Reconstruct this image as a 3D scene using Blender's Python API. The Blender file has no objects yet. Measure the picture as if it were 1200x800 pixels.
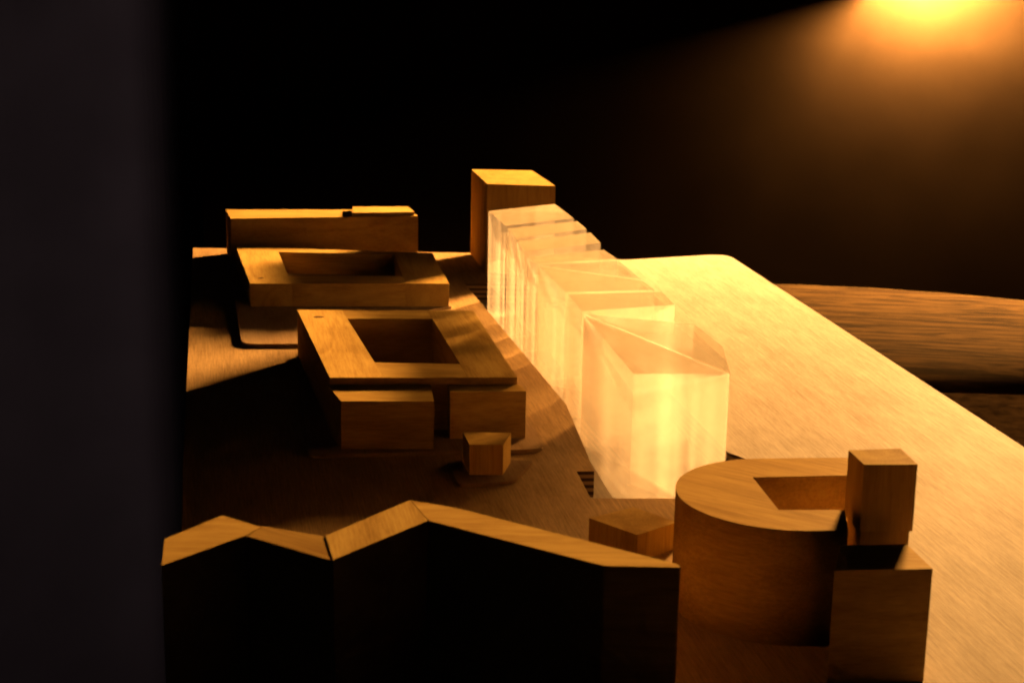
import bpy, bmesh, math, random
from mathutils import Vector, Matrix
random.seed(7)
S = bpy.context.scene
COL = S.collection

# ------------------------------------------------------------------ camera
cam = bpy.data.cameras.new("camera")
cam_o = bpy.data.objects.new("camera", cam)
COL.objects.link(cam_o)
cam.sensor_width = 36.0
cam.lens = 60.0
cam.clip_start = 0.02
cam.clip_end = 60.0
PITCH, ROLL = math.radians(14.3), 0.018
cam_o.location = (0, 0, 0.40)
cam_o.rotation_mode = 'QUATERNION'
cam_o.rotation_quaternion = (Matrix.Rotation(math.pi / 2 - PITCH, 3, 'X') @ Matrix.Rotation(ROLL, 3, 'Z')).to_quaternion()
cam.dof.use_dof = True
cam.dof.focus_distance = 1.36
cam.dof.aperture_fstop = 20.0
S.camera = cam_o

# ------------------------------------------------------------------ world and exposure
W = bpy.data.worlds.new("World")
S.world = W
W.use_nodes = True
bg = W.node_tree.nodes["Background"]
bg.inputs[0].default_value = (1.0, 0.80, 0.78, 1)
bg.inputs[1].default_value = 0.0045
S.view_settings.view_transform = 'Standard'
S.view_settings.look = 'None'
S.view_settings.exposure = 0.0
S.view_settings.gamma = 1.0
S.render.engine = 'CYCLES'
S.cycles.use_denoising = True
S.cycles.max_bounces = 14
S.cycles.diffuse_bounces = 1
S.cycles.transparent_max_bounces = 40
S.cycles.transmission_bounces = 14
S.cycles.sample_clamp_indirect = 6.0
S.cycles.filter_width = 2.0

LAMP_RGB = (1.0, 0.53, 0.16)
LAMP_POWER = 26000.0     # the bulb panel
WASH_POWER = 25000.0     # unseen added tube that puts the glow on the backdrop

# ------------------------------------------------------------------ materials
def nt(name):
    m = bpy.data.materials.new(name)
    m.use_nodes = True
    t = m.node_tree
    t.nodes.clear()
    out = t.nodes.new('ShaderNodeOutputMaterial')
    return m, t, out

def N(t, kind, **kw):
    n = t.nodes.new(kind)
    for k, v in kw.items():
        setattr(n, k, v)
    return n

def wood(name, dark, light, rot=0.0, axis='X', figure=1.0, rough=0.55, fibre=1.0, bump=0.12, ring=26.0, sheen=0.002, blotch=0.7):
    """planed timber: long fibres along one axis, wandering growth bands, fine pores"""
    m, t, out = nt(name)
    L = t.links.new
    tc = N(t, 'ShaderNodeTexCoord')
    oi = N(t, 'ShaderNodeObjectInfo')
    off = N(t, 'ShaderNodeVectorMath', operation='SCALE')
    off.inputs[0].default_value = (3.1, 5.7, 7.3)
    L(oi.outputs['Random'], off.inputs['Scale'])
    mp0 = N(t, 'ShaderNodeMapping')
    mp0.inputs['Rotation'].default_value = (0, 0, rot)
    L(tc.outputs['Object'], mp0.inputs['Vector'])
    add = N(t, 'ShaderNodeVectorMath', operation='ADD')
    L(mp0.outputs[0], add.inputs[0]); L(off.outputs[0], add.inputs[1])
    def stretched(along, across):
        mp = N(t, 'ShaderNodeMapping')
        s = {'X': (along, across, across), 'Y': (across, along, across), 'Z': (across, across, along)}[axis]
        mp.inputs['Scale'].default_value = s
        L(add.outputs[0], mp.inputs['Vector'])
        return mp.outputs[0]
    band = N(t, 'ShaderNodeTexNoise'); band.inputs['Scale'].default_value = 1; band.inputs['Detail'].default_value = 3
    band.inputs['Distortion'].default_value = 0.6
    L(stretched(5, ring), band.inputs['Vector'])
    rings = N(t, 'ShaderNodeMath', operation='MULTIPLY'); rings.inputs[1].default_value = 34.0
    L(band.outputs['Fac'], rings.inputs[0])
    sn = N(t, 'ShaderNodeMath', operation='SINE'); L(rings.outputs[0], sn.inputs[0])
    fib = N(t, 'ShaderNodeTexNoise'); fib.inputs['Scale'].default_value = 1; fib.inputs['Detail'].default_value = 5
    fib.inputs['Roughness'].default_value = 0.65
    L(stretched(30, 900), fib.inputs['Vector'])
    blot = N(t, 'ShaderNodeTexNoise'); blot.inputs['Scale'].default_value = 1; blot.inputs['Detail'].default_value = 4
    L(stretched(14, 40), blot.inputs['Vector'])
    pore = N(t, 'ShaderNodeTexNoise'); pore.inputs['Scale'].default_value = 1; pore.inputs['Detail'].default_value = 2
    L(stretched(140, 1500), pore.inputs['Vector'])
    a = N(t, 'ShaderNodeMath', operation='MULTIPLY_ADD'); a.inputs[1].default_value = 0.10 * figure; a.inputs[2].default_value = 0.5
    L(sn.outputs[0], a.inputs[0])
    def addin(prev, node, amp):
        c = N(t, 'ShaderNodeMath', operation='SUBTRACT'); c.inputs[1].default_value = 0.5
        L(node.outputs['Fac'], c.inputs[0])
        q = N(t, 'ShaderNodeMath', operation='MULTIPLY_ADD'); q.inputs[1].default_value = amp
        L(c.outputs[0], q.inputs[0]); L(prev.outputs[0], q.inputs[2])
        return q
    v = addin(a, fib, 0.9 * fibre)
    v = addin(v, blot, blotch)
    v = addin(v, pore, 0.35 * fibre)
    cr = N(t, 'ShaderNodeValToRGB')
    cr.color_ramp.elements[0].position = 0.12; cr.color_ramp.elements[0].color = (*dark, 1)
    cr.color_ramp.elements[1].position = 0.82; cr.color_ramp.elements[1].color = (*light, 1)
    L(v.outputs[0], cr.inputs[0])
    hsv = N(t, 'ShaderNodeHueSaturation')
    vr = N(t, 'ShaderNodeMapRange'); vr.inputs['To Min'].default_value = 0.90; vr.inputs['To Max'].default_value = 1.08
    L(oi.outputs['Random'], vr.inputs['Value']); L(vr.outputs[0], hsv.inputs['Value'])
    L(cr.outputs[0], hsv.inputs['Color'])
    b = N(t, 'ShaderNodeBsdfDiffuse')
    b.inputs['Roughness'].default_value = 0.3
    L(hsv.outputs[0], b.inputs['Color'])
    gs = N(t, 'ShaderNodeBsdfGlossy'); gs.inputs['Roughness'].default_value = rough
    gs.inputs['Color'].default_value = (1, 0.97, 0.92, 1)
    mx = N(t, 'ShaderNodeMixShader'); mx.inputs[0].default_value = sheen
    L(b.outputs[0], mx.inputs[1]); L(gs.outputs[0], mx.inputs[2])
    bp_ = N(t, 'ShaderNodeBump'); bp_.inputs['Strength'].default_value = bump; bp_.inputs['Distance'].default_value = 0.0006
    L(v.outputs[0], bp_.inputs['Height']); L(bp_.outputs[0], b.inputs['Normal']); L(bp_.outputs[0], gs.inputs['Normal'])
    L(mx.outputs[0], out.inputs[0])
    return m

def plain(name, col, rough=0.9, scale=60.0, var=0.35, spec=0.0):
    m, t, out = nt(name)
    L = t.links.new
    tc = N(t, 'ShaderNodeTexCoord')
    no = N(t, 'ShaderNodeTexNoise'); no.inputs['Scale'].default_value = scale; no.inputs['Detail'].default_value = 6
    L(tc.outputs['Object'], no.inputs['Vector'])
    cr = N(t, 'ShaderNodeValToRGB')
    cr.color_ramp.elements[0].position = 0.3; cr.color_ramp.elements[0].color = (*[c * (1 - var) for c in col], 1)
    cr.color_ramp.elements[1].position = 0.7; cr.color_ramp.elements[1].color = (*[c * (1 + var) for c in col], 1)
    L(no.outputs['Fac'], cr.inputs[0])
    b = N(t, 'ShaderNodeBsdfPrincipled'); b.inputs['Roughness'].default_value = rough
    b.inputs['Specular IOR Level'].default_value = spec
    L(cr.outputs[0], b.inputs['Base Color'])
    L(b.outputs[0], out.inputs[0])
    return m

def acrylic(name, clear, glass, frost, bands=0.0):
    """cast acrylic: shares of straight see-through, refracting glass and milky scatter"""
    m, t, out = nt(name)
    L = t.links.new
    tr = N(t, 'ShaderNodeBsdfTransparent'); tr.inputs[0].default_value = (0.985, 0.968, 0.94, 1)
    gl = N(t, 'ShaderNodeBsdfGlass'); gl.inputs['IOR'].default_value = 1.49; gl.inputs['Roughness'].default_value = 0.02
    gl.inputs['Color'].default_value = (0.99, 0.98, 0.96, 1)
    tl = N(t, 'ShaderNodeBsdfTranslucent'); tl.inputs[0].default_value = (0.27, 0.24, 0.225, 1)
    df = N(t, 'ShaderNodeBsdfDiffuse'); df.inputs[0].default_value = (0.34, 0.27, 0.18, 1)
    milk = N(t, 'ShaderNodeMixShader'); milk.inputs[0].default_value = frost
    L(tl.outputs[0], milk.inputs[1]); L(df.outputs[0], milk.inputs[2])
    m1 = N(t, 'ShaderNodeMixShader'); m1.inputs[0].default_value = glass / (clear + glass)
    L(tr.outputs[0], m1.inputs[1]); L(gl.outputs[0], m1.inputs[2])
    m2 = N(t, 'ShaderNodeMixShader'); m2.inputs[0].default_value = 1 - clear - glass
    if bands:                                        # upright milky streaks standing in for light refracted between the blocks
        tc = N(t, 'ShaderNodeTexCoord')
        oi = N(t, 'ShaderNodeObjectInfo')
        vec = []
        for across, up in ((30, 0.5), (90, 1.5)):
            mp = N(t, 'ShaderNodeMapping'); mp.inputs['Scale'].default_value = (across, across, up)
            L(tc.outputs['Object'], mp.inputs['Vector'])
            no = N(t, 'ShaderNodeTexNoise', noise_dimensions='4D'); no.inputs['Scale'].default_value = 1
            no.inputs['Detail'].default_value = 2
            w = N(t, 'ShaderNodeMath', operation='MULTIPLY'); w.inputs[1].default_value = 31.0
            L(oi.outputs['Random'], w.inputs[0]); L(w.outputs[0], no.inputs['W'])
            L(mp.outputs[0], no.inputs['Vector'])
            vec.append(no)
        av = N(t, 'ShaderNodeMath', operation='MULTIPLY_ADD'); av.inputs[1].default_value = 0.4
        L(vec[1].outputs['Fac'], av.inputs[0])
        sc = N(t, 'ShaderNodeMath', operation='MULTIPLY'); sc.inputs[1].default_value = 0.6
        L(vec[0].outputs['Fac'], sc.inputs[0]); L(sc.outputs[0], av.inputs[2])
        mr = N(t, 'ShaderNodeMapRange', interpolation_type='SMOOTHSTEP')
        mr.inputs['From Min'].default_value = 0.34; mr.inputs['From Max'].default_value = 0.70
        mr.inputs['To Min'].default_value = 0.05; mr.inputs['To Max'].default_value = bands
        L(av.outputs[0], mr.inputs['Value']); L(mr.outputs[0], m2.inputs[0])
    L(m1.outputs[0], m2.inputs[1]); L(milk.outputs[0], m2.inputs[2])
    L(m2.outputs[0], out.inputs[0])
    return m

def plywood_edge(name):
    """layers of plywood seen edge on: stripes by height"""
    m, t, out = nt(name)
    L = t.links.new
    tc = N(t, 'ShaderNodeTexCoord')
    sp = N(t, 'ShaderNodeSeparateXYZ'); L(tc.outputs['Object'], sp.inputs[0])
    mu = N(t, 'ShaderNodeMath', operation='MULTIPLY'); mu.inputs[1].default_value = 2 * math.pi / 0.0052
    L(sp.outputs[2], mu.inputs[0])
    sn = N(t, 'ShaderNodeMath', operation='SINE'); L(mu.outputs[0], sn.inputs[0])
    cr = N(t, 'ShaderNodeValToRGB')
    cr.color_ramp.elements[0].position = 0.35; cr.color_ramp.elements[0].color = (0.035, 0.018, 0.009, 1)
    cr.color_ramp.elements[1].position = 0.65; cr.color_ramp.elements[1].color = (0.16, 0.105, 0.06, 1)
    mr = N(t, 'ShaderNodeMapRange'); mr.inputs['From Min'].default_value = -1
    L(sn.outputs[0], mr.inputs['Value']); L(mr.outputs[0], cr.inputs[0])
    b = N(t, 'ShaderNodeBsdfPrincipled'); b.inputs['Roughness'].default_value = 0.8; b.inputs['Specular IOR Level'].default_value = 0.0
    L(cr.outputs[0], b.inputs['Base Color']); L(b.outputs[0], out.inputs[0])
    return m

DARKW, LIGHTW = (0.135, 0.070, 0.0165), (0.262, 0.166, 0.046)
GR = math.radians(10.5)      # the grain of the base runs along its long sides
M = dict(
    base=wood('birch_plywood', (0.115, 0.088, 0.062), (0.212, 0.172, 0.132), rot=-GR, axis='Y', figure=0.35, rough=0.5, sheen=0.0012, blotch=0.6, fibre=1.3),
    base_left=wood('dim_side_plywood', (0.095, 0.054, 0.022), (0.205, 0.130, 0.058), rot=-GR, axis='Y', figure=0.5, rough=0.5, sheen=0.003, blotch=0.45, fibre=1.4),  # dimmer light over the left half put into a darker orange
    ply=plywood_edge('plywood_layers'),
    wx=wood('pear_wood_across', DARKW, LIGHTW, axis='X'),
    wy=wood('pear_wood_lengthwise', DARKW, LIGHTW, rot=-GR, axis='Y'),
    wz=wood('pear_wood_upright', DARKW, LIGHTW, axis='Z', figure=0.8),
    wd=wood('pear_wood_diagonal', (0.118, 0.059, 0.0145), (0.230, 0.141, 0.039), rot=0.6, axis='X', figure=0.7, ring=90),
    plate=wood('thin_veneer', (0.0975, 0.05525, 0.026), (0.169, 0.1105, 0.0585), rot=-GR, axis='Y'),
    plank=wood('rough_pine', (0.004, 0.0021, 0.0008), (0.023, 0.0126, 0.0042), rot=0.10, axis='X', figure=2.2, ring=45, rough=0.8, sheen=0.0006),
    table=plain('dark_stained_table', (0.0030, 0.0017, 0.0008), 0.8, 90, 0.5),
    velvet=plain('black_velvet', (0.0028, 0.0016, 0.0008), 1.0, 8, 0.15),
    card=plain('charcoal_cloth', (0.0014, 0.0017, 0.0060), 1.0, 6, 0.15),
    acrylic=acrylic('polished_acrylic', 0.58, 0.30, 0.10, 0.36),
    inner=acrylic('touching_faces_acrylic', 0.80, 0.15, 0.10),
    sanded=acrylic('sanded_acrylic', 0.22, 0.30, 0.55),
    knot=plain('knot', (0.05, 0.025, 0.012), 0.8, 300, 0.3),
    metal=plain('black_lamp_metal', (0.02, 0.02, 0.02), 0.5, 80, 0.2, 0.4),
)
for key, power in (('bulb', LAMP_POWER), ('backdrop_wash', WASH_POWER)):
    lm, t_, o_ = nt('lamp_' + key)
    em = t_.nodes.new('ShaderNodeEmission')
    em.inputs[0].default_value = (*LAMP_RGB, 1); em.inputs[1].default_value = power
    t_.links.new(em.outputs[0], o_.inputs[0])
    M[key] = lm

# ------------------------------------------------------------------ mesh helpers (plan coordinates in millimetres)
def link(name, bm, mat, parent=None, loc=(0, 0, 0)):
    me = bpy.data.meshes.new(name)
    bm.normal_update()
    bm.to_mesh(me); bm.free()
    for m in (mat if isinstance(mat, (list, tuple)) else [mat]):
        me.materials.append(m)
    o = bpy.data.objects.new(name, me)
    COL.objects.link(o)
    o.location = loc
    if parent:
        o.parent = parent
    return o

def centre(pts):
    return (sum(p[0] for p in pts) / len(pts) / 1000, sum(p[1] for p in pts) / len(pts) / 1000)

def prism(pts, z0, z1, bev=0.5, org=(0, 0, 0), seg=2, holes=()):
    """upright block over a plan outline (mm), relative to org (m); edges eased by bev mm"""
    bm = bmesh.new()
    def pt(p, z):
        return (p[0] / 1000 - org[0], p[1] / 1000 - org[1], z / 1000 - org[2])
    loops = [list(pts)] + [list(h) for h in holes]
    def area(l):
        return sum(l[i][0] * l[(i + 1) % len(l)][1] - l[(i + 1) % len(l)][0] * l[i][1] for i in range(len(l)))
    tops, bots = [], []
    for k, l in enumerate(loops):
        if (area(l) < 0) == (k == 0):
            l.reverse()
        tv = [bm.verts.new(pt(p, z1)) for p in l]
        bv = [bm.verts.new(pt(p, z0)) for p in l]
        n = len(l)
        for i in range(n):
            j = (i + 1) % n
            bm.faces.new((bv[i], bv[j], tv[j], tv[i]))
        tops.append(tv); bots.append(bv)
    if len(loops) == 1:
        bm.faces.new(tops[0]); bm.faces.new(bots[0][::-1])
    else:
        for set_ in (tops, bots):
            es = []
            for l in set_:
                for i in range(len(l)):
                    es.append(bm.edges.get((l[i], l[(i + 1) % len(l)])))
            bmesh.ops.triangle_fill(bm, edges=es, use_beauty=True)
        bmesh.ops.recalc_face_normals(bm, faces=bm.faces)
    if bev > 0:
        ed = [e for e in bm.edges if len(e.link_faces) == 2 and e.calc_face_angle(0) > 0.5]
        bmesh.ops.bevel(bm, geom=ed, offset=bev / 1000, segments=seg, profile=0.6, affect='EDGES', clamp_overlap=True)
    return bm

def rounded(pts, r, n=6):
    """plan outline with its corners rounded to radius r[i] mm"""
    out = []
    k = len(pts)
    for i in range(k):
        p = Vector(pts[i]); a = Vector(pts[i - 1]); b = Vector(pts[(i + 1) % k])
        ri = r[i] if isinstance(r, (list, tuple)) else r
        if ri <= 0:
            out.append(tuple(p)); continue
        u, w = (a - p).normalized(), (b - p).normalized()
        p0, p1 = p + u * ri, p + w * ri
        for j in range(n + 1):
            s = j / n
            q = (1 - s) ** 2 * p0 + 2 * s * (1 - s) * p + s * s * p1
            out.append((q.x, q.y))
    return out

def tag(o, label, cat, group=None):
    o['label'] = label; o['category'] = cat
    if group:
        o['group'] = group
    return o

def thing(name, x, y, z, label, cat, group=None):
    o = bpy.data.objects.new(name, None)
    o.empty_display_size = 0.02
    COL.objects.link(o)
    o.location = (x, y, z)
    return tag(o, label, cat, group)

def part(name, pts, z0, z1, mat, parent, bev=0.5, **kw):
    loc = Vector(parent.location)
    c = centre(pts)
    org = Vector((c[0], c[1], z0 / 1000))
    return link(name, prism(pts, z0, z1, bev, org, **kw), mat, parent, org - loc)

def solo(name, pts, z0, z1, mat, label, cat, group=None, bev=0.5, **kw):
    c = centre(pts)
    org = (c[0], c[1], z0 / 1000)
    return tag(link(name, prism(pts, z0, z1, bev, org, **kw), mat, None, org), label, cat, group)

def struct(o):
    o['kind'] = 'structure'
    return o

# ------------------------------------------------------------------ setting: backdrop, table, base board
def sheet(name, corners, mat, thick=0.012):
    """a hanging cloth: a flat sheet with thickness, away from the camera"""
    cs = [Vector(c) for c in corners]
    n = (cs[1] - cs[0]).cross(cs[3] - cs[0]).normalized()
    if n.y < 0:
        n = -n
    bm = bmesh.new()
    f = [bm.verts.new(c) for c in cs]
    k = [bm.verts.new(c + n * thick) for c in cs]
    bm.faces.new(f); bm.faces.new(k[::-1])
    for i in range(4):
        j = (i + 1) % 4
        bm.faces.new((f[j], f[i], k[i], k[j]))
    bmesh.ops.recalc_face_normals(bm, faces=bm.faces)
    return struct(link(name, bm, mat))

sheet('backdrop', [(-2.2, 3.032, -2.0), (2.8, 3.032, -2.0), (2.8, 3.032, 1.6), (-2.2, 3.032, 1.6)], M['velvet'])
def curtain():
    """cloth hanging at the left, its free edge rolling round to face the camera"""
    plan = []
    x, y, ang = -0.465, 2.52, math.radians(192)
    for i in range(60):
        plan.append((x, y))
        bend = min(1.0, i / 16.0)
        a = ang + math.radians(24) * bend * bend * (3 - 2 * bend) + 0.03 * math.sin(i * 0.55) * bend
        st = 0.007 if i < 16 else 0.022
        x += st * math.cos(a); y += st * math.sin(a)
    bm = bmesh.new()
    cols = [[bm.verts.new((px, py + dy * min(1.0, i / 12), z)) for z in (-2.0, 1.4)] for dy in (0.0, 0.006) for i, (px, py) in enumerate(plan)]
    n = len(plan)
    for k in (0, n):
        for i in range(n - 1):
            a, b = cols[k + i], cols[k + i + 1]
            bm.faces.new((a[0], b[0], b[1], a[1]))
    for i in (n - 1,):
        a, b = cols[i], cols[n + i]
        bm.faces.new((a[0], b[0], b[1], a[1]))
    bmesh.ops.recalc_face_normals(bm, faces=bm.faces)
    return bm
struct(link('side_curtain', curtain(), M['card']))

table_pts = [(-335, 1975), (262, 1975), (420, 1962), (600, 1915), (800, 1830), (1050, 1690), (1050, 480), (-60, 480)]
struct(link('table_top', prism(table_pts, -75, -50, 2.0), M['table']))

# one base split in two, the left's dimmer light put into its tone; between them a sunken channel that takes the acrylic row
def board(outline, mat):
    bm = prism(outline, -50, 0, 0)
    bm.normal_update()
    for f in bm.faces:                               # the sawn sides show the plywood layers
        f.material_index = 0 if abs(f.normal.z) > 0.5 else 1
    return struct(link('base_board', bm, [mat, M['ply']]))

west = [(-381, 1992), (24.8, 1991), (9.8, 1824), (-53, 1822), (46, 1361), (62, 1189), (49, 1188), (57, 1130), (173.8, 1135),
        (164.8, 1010), (194.8, 860), (214.8, 600), (-120, 600), (-170, 815), (-238, 1180)]
east = rounded([(25.1, 1991), (10.1, 1824), (56, 1826), (166, 1240), (185, 1214), (174.1, 1135), (165.1, 1010), (195.1, 860), (215.1, 600),
                (527, 600), (256, 2013), (128, 1966)], [0, 0, 0, 0, 0, 0, 0, 0, 0, 2, 26, 10])
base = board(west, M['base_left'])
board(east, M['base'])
link('channel_floor', prism([(-50, 1818), (48, 1360), (60, 1186), (52, 1186), (60, 1133), (171, 1138), (181, 1213), (163, 1238), (53, 1822)],
                            -30, -20, 0), M['base'], base)

# ------------------------------------------------------------------ the lamp hanging at the right, behind the model
LX, LY, LZ = 0.85, 2.87, 0.402                    # middle of the bulb panel
lamp = thing('hanging_lamp', LX, LY, 0.218, 'glaring warm lamp hanging at the upper right behind the model', 'lamp')
def obox(cx, cy, cz, sx, sy, sz, yaw, tilt, bev=1.0):
    """box of size sx, sy, sz (mm) about a point (m), its -Y side turned by yaw and tipped down by tilt"""
    bm = prism([(-sx / 2, -sy / 2), (sx / 2, -sy / 2), (sx / 2, sy / 2), (-sx / 2, sy / 2)], -sz / 2, sz / 2, bev)
    bm.transform(Matrix.Translation((cx - LX, cy - LY, cz - 0.218)) @ Matrix.Rotation(yaw, 4, 'Z') @ Matrix.Rotation(tilt, 4, 'X'))
    return bm
YAW = -0.12
TILT = math.radians(13)
link('bulb', obox(LX, LY, LZ, 190, 16, 70, YAW, TILT, 2), M['bulb'], lamp)
back = (Matrix.Rotation(YAW, 3, 'Z') @ Matrix.Rotation(TILT, 3, 'X')) @ Vector((0, 0.0148, 0))
link('reflector', obox(LX + back.x, LY + back.y, LZ + back.z, 260, 44, 120, YAW, TILT, 4), M['metal'], lamp)
link('tube', obox(0.715, 2.962, 0.335, 120, 28, 44, 0, 0, 10), M['backdrop_wash'], lamp)  # emitter added out of view only to light up the backdrop
link('hood', obox(0.690, 2.900, 0.352, 406, 6, 160, 0, 0, 1), M['metal'], lamp)  # unseen plates from here on, added to shape the tube's glow
link('cheek', obox(0.615, 2.960, 0.352, 6, 112, 160, 0, 0, 1), M['metal'], lamp)
link('cheek', obox(0.890, 2.960, 0.352, 6, 112, 160, 0, 0, 1), M['metal'], lamp)
link('hood_top', obox(0.690, 2.957, 0.437, 406, 118, 6, 0, 0, 1), M['metal'], lamp)
link('baffle', obox(0.690, 2.940, 0.271, 400, 68, 4, 0, 0, 1), M['metal'], lamp)  # unseen plate added to cut the glow off lower down
link('hanger', obox(LX + 0.02, LY + 0.05, 1.10, 12, 12, 880, 0, 0, 1), M['metal'], lamp)

# ------------------------------------------------------------------ plank lying behind the base
def make_plank():
    bm = bmesh.new()
    far = [(296, 1975), (330, 1978), (420, 1966), (500, 1946), (575, 1918), (680, 1868), (800, 1800), (940, 1700)]
    near = [(366, 1580), (400, 1580), (445, 1580), (510, 1578), (585, 1572), (690, 1560), (810, 1545), (950, 1520)]
    prof = [(0.0, -50), (0.0, -29), (0.006, -28)]
    for i in range(11):
        u = i / 10
        prof.append((0.55 + 0.41 * u, -28 - 22.6 * u ** 3.0))
    prof.append((0.96, -52))
    rows = []
    for f, n in zip(far, near):
        rows.append([bm.verts.new(((f[0] + (n[0] - f[0]) * s) / 1000, (f[1] + (n[1] - f[1]) * s) / 1000, z / 1000 + 0.0005)) for s, z in prof])
    for a, b in zip(rows, rows[1:]):
        for i in range(len(prof) - 1):
            bm.faces.new((a[i], a[i + 1], b[i + 1], b[i]))
    for r in (rows[0], rows[-1]):
        bm.faces.new(r)
    for a, b in zip(rows, rows[1:]):
        bm.faces.new((a[0], b[0], b[-1], a[-1]))
    bmesh.ops.recalc_face_normals(bm, faces=bm.faces)
    for f in bm.faces:
        f.smooth = f.normal.z > 0.3
    for e in bm.edges:
        e.smooth = all(f.smooth for f in e.link_faces)
    return bm
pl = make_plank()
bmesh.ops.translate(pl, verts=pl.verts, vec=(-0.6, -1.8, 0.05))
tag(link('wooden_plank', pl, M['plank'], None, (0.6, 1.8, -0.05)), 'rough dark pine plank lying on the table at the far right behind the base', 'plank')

# ------------------------------------------------------------------ thin plates under the timber blocks
solo('site_plate', rounded([(-322, 1884), (-250, 1530), (-62, 1546), (-85, 1680), (-62, 1700), (-92, 1872)], [4, 16, 4, 1, 2, 4]), 0.2, 3, M['plate'],
     'thin wooden plate with a rounded corner under the far courtyard block', 'plate', bev=0.3)
solo('site_plate', rounded([(-196, 1498), (-150, 1206), (27, 1231), (18, 1290), (-34, 1506)], [2, 6, 14, 3, 3]), 0.2, 3, M['plate'],
     'thin wooden plate with a rounded corner under the near courtyard block', 'plate', bev=0.3)
solo('site_plate', rounded([(-46, 1198), (-36, 1146), (3, 1155), (17, 1201), (0, 1203)], [2, 4, 8, 3, 1]), 0.2, 3, M['plate'],
     'small thin wooden plate under the little cube in the middle', 'plate', bev=0.3)

# ------------------------------------------------------------------ timber blocks
solo('tower_block', [(-51, 1984), (20, 1983), (45, 1872), (-30.6, 1878)], 0.2, 101, M['wz'],
     'tall square wooden tower standing at the far end of the clear blocks', 'tower', bev=0.7)

sl = thing('slab_block', -0.223, 1.95, 0.0002, 'long low wooden slab at the back left behind both courtyard blocks', 'slab')
part('body', [(-336, 1962), (-321, 1905), (-111, 1943), (-124, 1984)], 0.2, 52, M['wx'], sl)
part('raised_end', [(-189, 1974), (-186, 1934), (-115, 1946), (-125, 1982)], 52.1, 56, M['wx'], sl, bev=0.3)

def ring_block(name, outer, inner, z0, z1, label):
    """courtyard block glued up from two long side bars and two bars between them; corners BL FL FR BR"""
    c = centre(outer)
    t = thing(name, c[0], c[1], z0 / 1000, label, 'courtyard block', 'courtyard blocks')
    BL, FL, FR, BR = [Vector(p) for p in outer]
    bl, fl, fr, br = [Vector(p) for p in inner]
    def on(a, b, y):
        s = (y - a.y) / (b.y - a.y)
        return a + (b - a) * s
    # inner side lines carried to the outer front and back edges
    def meet(p, q, a, b):
        d, e = q - p, b - a
        s = ((a.x - p.x) * e.y - (a.y - p.y) * e.x) / (d.x * e.y - d.y * e.x)
        return p + d * s
    lf, lb = meet(bl, fl, FL, FR), meet(bl, fl, BL, BR)
    rf, rb = meet(br, fr, FL, FR), meet(br, fr, BL, BR)
    part('bar', [BL, FL, lf, lb], z0, z1, M['wy'], t)
    part('bar', [rb, rf, FR, BR], z0, z1, M['wy'], t)
    g = Vector((0.15, 0))
    part('bar', [fl + g, lf + g, rf - g, fr - g], z0, z1 - 0.12, M['wx'], t)
    part('bar', [lb + g, bl + g, br - g, rb - g], z0, z1 - 0.12, M['wx'], t)
    return t

def knot(parent, x, y, z, a, b, rot):
    pts = []
    for i in range(10):
        th = i * math.tau / 10
        r = 1 + 0.25 * random.uniform(-1, 1)
        u, v = a * r * math.cos(th), b * r * math.sin(th)
        pts.append((x + u * math.cos(rot) - v * math.sin(rot), y + u * math.sin(rot) + v * math.cos(rot)))
    part('knot', pts, z - 0.3, z + 0.12, M['knot'], parent, bev=0)

far_ring = ring_block('courtyard_block', [(-310, 1870), (-265, 1680), (-65, 1697), (-90, 1853)],
                      [(-259, 1844), (-231.5, 1721), (-114.5, 1729), (-131, 1841)], 3.2, 27,
                      'flat wooden courtyard block with a square hole, the farther of the two')
knot(far_ring, -258, 1707, 27, 3.2, 2.6, 0.3)
near_ring = ring_block('courtyard_block', [(-193.5, 1492), (-140, 1268), (4.5, 1278), (-35.5, 1501)],
                       [(-145.5, 1462), (-109.5, 1316), (-41, 1315.5), (-71, 1468)], 3.2, 45.5,
                       'wooden courtyard block with a square hole, the nearer of the two')
knot(near_ring, -171, 1466, 45.5, 5.5, 2.8, 0.1)

solo('wing_block', [(-142, 1265.5), (-126.5, 1221), (-57.5, 1225.5), (-62.5, 1271)], 3.2, 40.5, M['wx'],
     'low wooden wing block in front of the near courtyard block, at its left', 'block', 'wing blocks of the near courtyard', bev=1.0)
solo('wing_block', [(-49, 1271.5), (-46.5, 1251), (11.5, 1257), (6.5, 1276)], 3.2, 40.5, M['wx'],
     'reddish wooden wing block in front of the near courtyard block, beside the little cube', 'block', 'wing blocks of the near courtyard', bev=1.6)
solo('cube_block', [(-35, 1197), (-29, 1166), (-5, 1167), (0.5, 1196)], 3.2, 26, M['wz'],
     'little wooden cube in front of the reddish wing block', 'cube', bev=0.8)
solo('small_block', [(51.8, 1039.5), (82, 1062), (108, 1035), (81, 1010.5)], 0.2, 18.5, M['wz'],
     'low angled wooden block between the zigzag building and the rounded block', 'block', bev=0.6)

# zigzag building in the foreground
zz = thing('zigzag_building', -0.05, 0.83, 0.0002, 'dark zigzag wooden building of four angled wings across the foreground', 'building')
part('wing', [(-175, 816.5), (-151.7, 852.4), (-129, 836.4), (-134.6, 824), (-169.3, 780.8)], 0.2, 85, M['wx'], zz, bev=0.7)
part('wing', [(-128.2, 838.8), (-94.3, 825.0), (-86.9, 791.9), (-134, 823.6)], 0.2, 84.6, M['wd'], zz, bev=0.7)
part('wing', [(-94, 825.2), (-54.2, 881.7), (-42.8, 850.2), (-86.6, 792.2)], 0.2, 85, M['wy'], zz, bev=0.7)
part('wing', rounded([(-53.6, 881.3), (-26.4, 869.2), (84, 795), (86, 790.5), (47.5, 790.7), (-42.2, 850)], [0, 0, 1, 2, 1, 0], 3), 0.2, 85, M['wx'], zz, bev=0.9)

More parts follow.
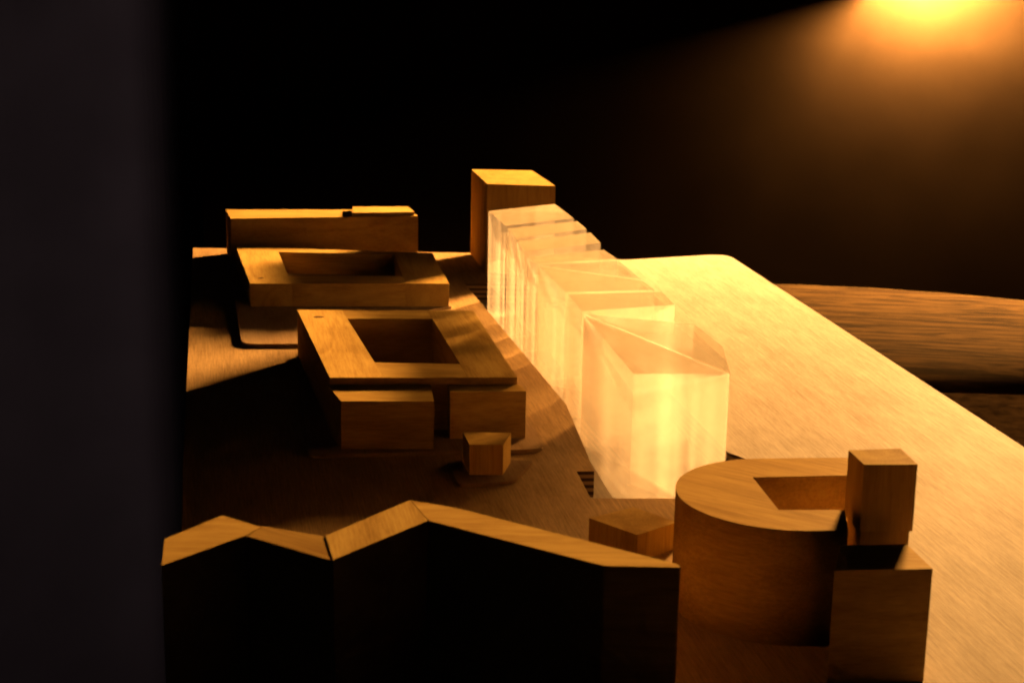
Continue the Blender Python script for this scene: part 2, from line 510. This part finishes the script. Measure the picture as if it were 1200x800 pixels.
# rounded block with a court open to the right
def horseshoe():
    cx, cy, r = 161.5, 951.5, 63.5
    tilt = math.radians(5)
    arc = []
    for i in range(49):
        a = math.radians(90) + math.pi * i / 48 + tilt
        arc.append((cx + r * math.cos(a), cy + r * math.sin(a)))
    back_end, front_end = (214, 1020), (188, 890)
    return [back_end] + arc + [front_end] + [(192, 923), (154, 921), (146.5, 978), (206, 985)]
hsb = prism(horseshoe(), 0.2, 69, 0.6, (0.155, 0.95, 0.0002))
for f in hsb.faces:
    f.smooth = abs(f.normal.z) < 0.2 and len(f.verts) == 4
hs = tag(link('rounded_block', hsb, M['wd'], None, (0.155, 0.95, 0.0002)),
         'horseshoe shaped wooden block with a rounded left end and open court', 'block')

ft = thing('corner_tower', 0.212, 0.927, 0.0002, 'narrow dark wooden tower rising at the open end of the horseshoe block', 'tower')
part('upper_block', [(195, 938), (226, 943), (229.4, 914), (199, 912)], 60.2, 100, M['wz'], ft, bev=0.6)
part('lower_block', [(196.5, 936.5), (224.8, 941), (228, 915.5), (200, 913.5)], 0.2, 60, M['wz'], ft, bev=0.6)
solo('front_block', [(171.6, 840), (224.4, 845), (218.4, 881), (181, 877)], 0.2, 65, M['wx'],
     'dark wooden block at the lower right in front of the narrow tower', 'block', bev=0.6)

# ------------------------------------------------------------------ the row of clear acrylic blocks, standing in the channel
ROW = [
    ([(-26.5, 1742), (42.7, 1792), (60.5, 1707), (-8.5, 1660)], 94.5, 'clear acrylic block at the far end of the row, against the tall tower'),
    ([(-6.5, 1653), (64, 1700), (71.5, 1657), (2.0, 1603)], 93, 'clear acrylic slab second from the tall tower in the row'),
    ([(3.2, 1594), (75, 1646), (82.5, 1594), (10.2, 1546)], 91.6, 'clear acrylic slab third from the tall tower, with a tall lit front step'),
    ([(12.5, 1532), (84.5, 1574), (95, 1532), (20.5, 1506)], 89, 'clear acrylic slab fourth from the tall tower in the row'),
    ([(22.5, 1500.5), (96, 1525), (111, 1447)], 88.6, 'thin wedge of clear acrylic split off to draw a light streak in the row, fifth from the tower'),  # cut from the next block so the joint reads as a light streak
    ([(22.8, 1497), (111.5, 1442.5), (119, 1407), (44, 1391)], 88.5, 'clear acrylic block sixth from the tall tower in the row'),
    ([(45.8, 1386), (125, 1401), (132, 1354), (55.5, 1325)], 88.2, 'clear acrylic slab seventh from the tall tower in the row'),
    ([(57, 1318), (141, 1290), (155.5, 1222), (152.4, 1146)], 87.8, 'clear acrylic wedge just behind the front triangular acrylic block'),
    ([(56.4, 1311), (84.4, 1137), (151, 1142)], 88.6, 'large triangular clear acrylic block at the near end of the row'),
]
def inside(p, poly):
    c = False
    for i in range(len(poly)):
        (x0, y0), (x1, y1) = poly[i - 1], poly[i]
        if (y0 > p[1]) != (y1 > p[1]) and p[0] < (x1 - x0) * (p[1] - y0) / (y1 - y0) + x0:
            c = not c
    return c

for pts, z, lab in ROW:
    o = solo('acrylic_block', pts, -19.8, z, [M['acrylic'], M['sanded'], M['inner']], lab, 'acrylic block', 'row of clear acrylic blocks', bev=0.35, seg=1)
    for p in o.data.polygons:                        # sanded top (polished on the thin wedge), outer sides with light streaks put into the milkiness, clear sides where two blocks meet
        if p.normal.z > 0.9:
            p.material_index = 0 if 'thin wedge' in lab else 1
        elif abs(p.normal.z) < 0.1:
            q = (o.location + p.center) * 1000
            if p.normal.x > 0.5:
                p.material_index = 2
            for d in (9, 18):
                e = (q.x + p.normal.x * d, q.y + p.normal.y * d)
                if any(inside(e, other[0]) for other in ROW if other[0] is not pts):
                    p.material_index = 0 if 'triangular clear' in lab else 2
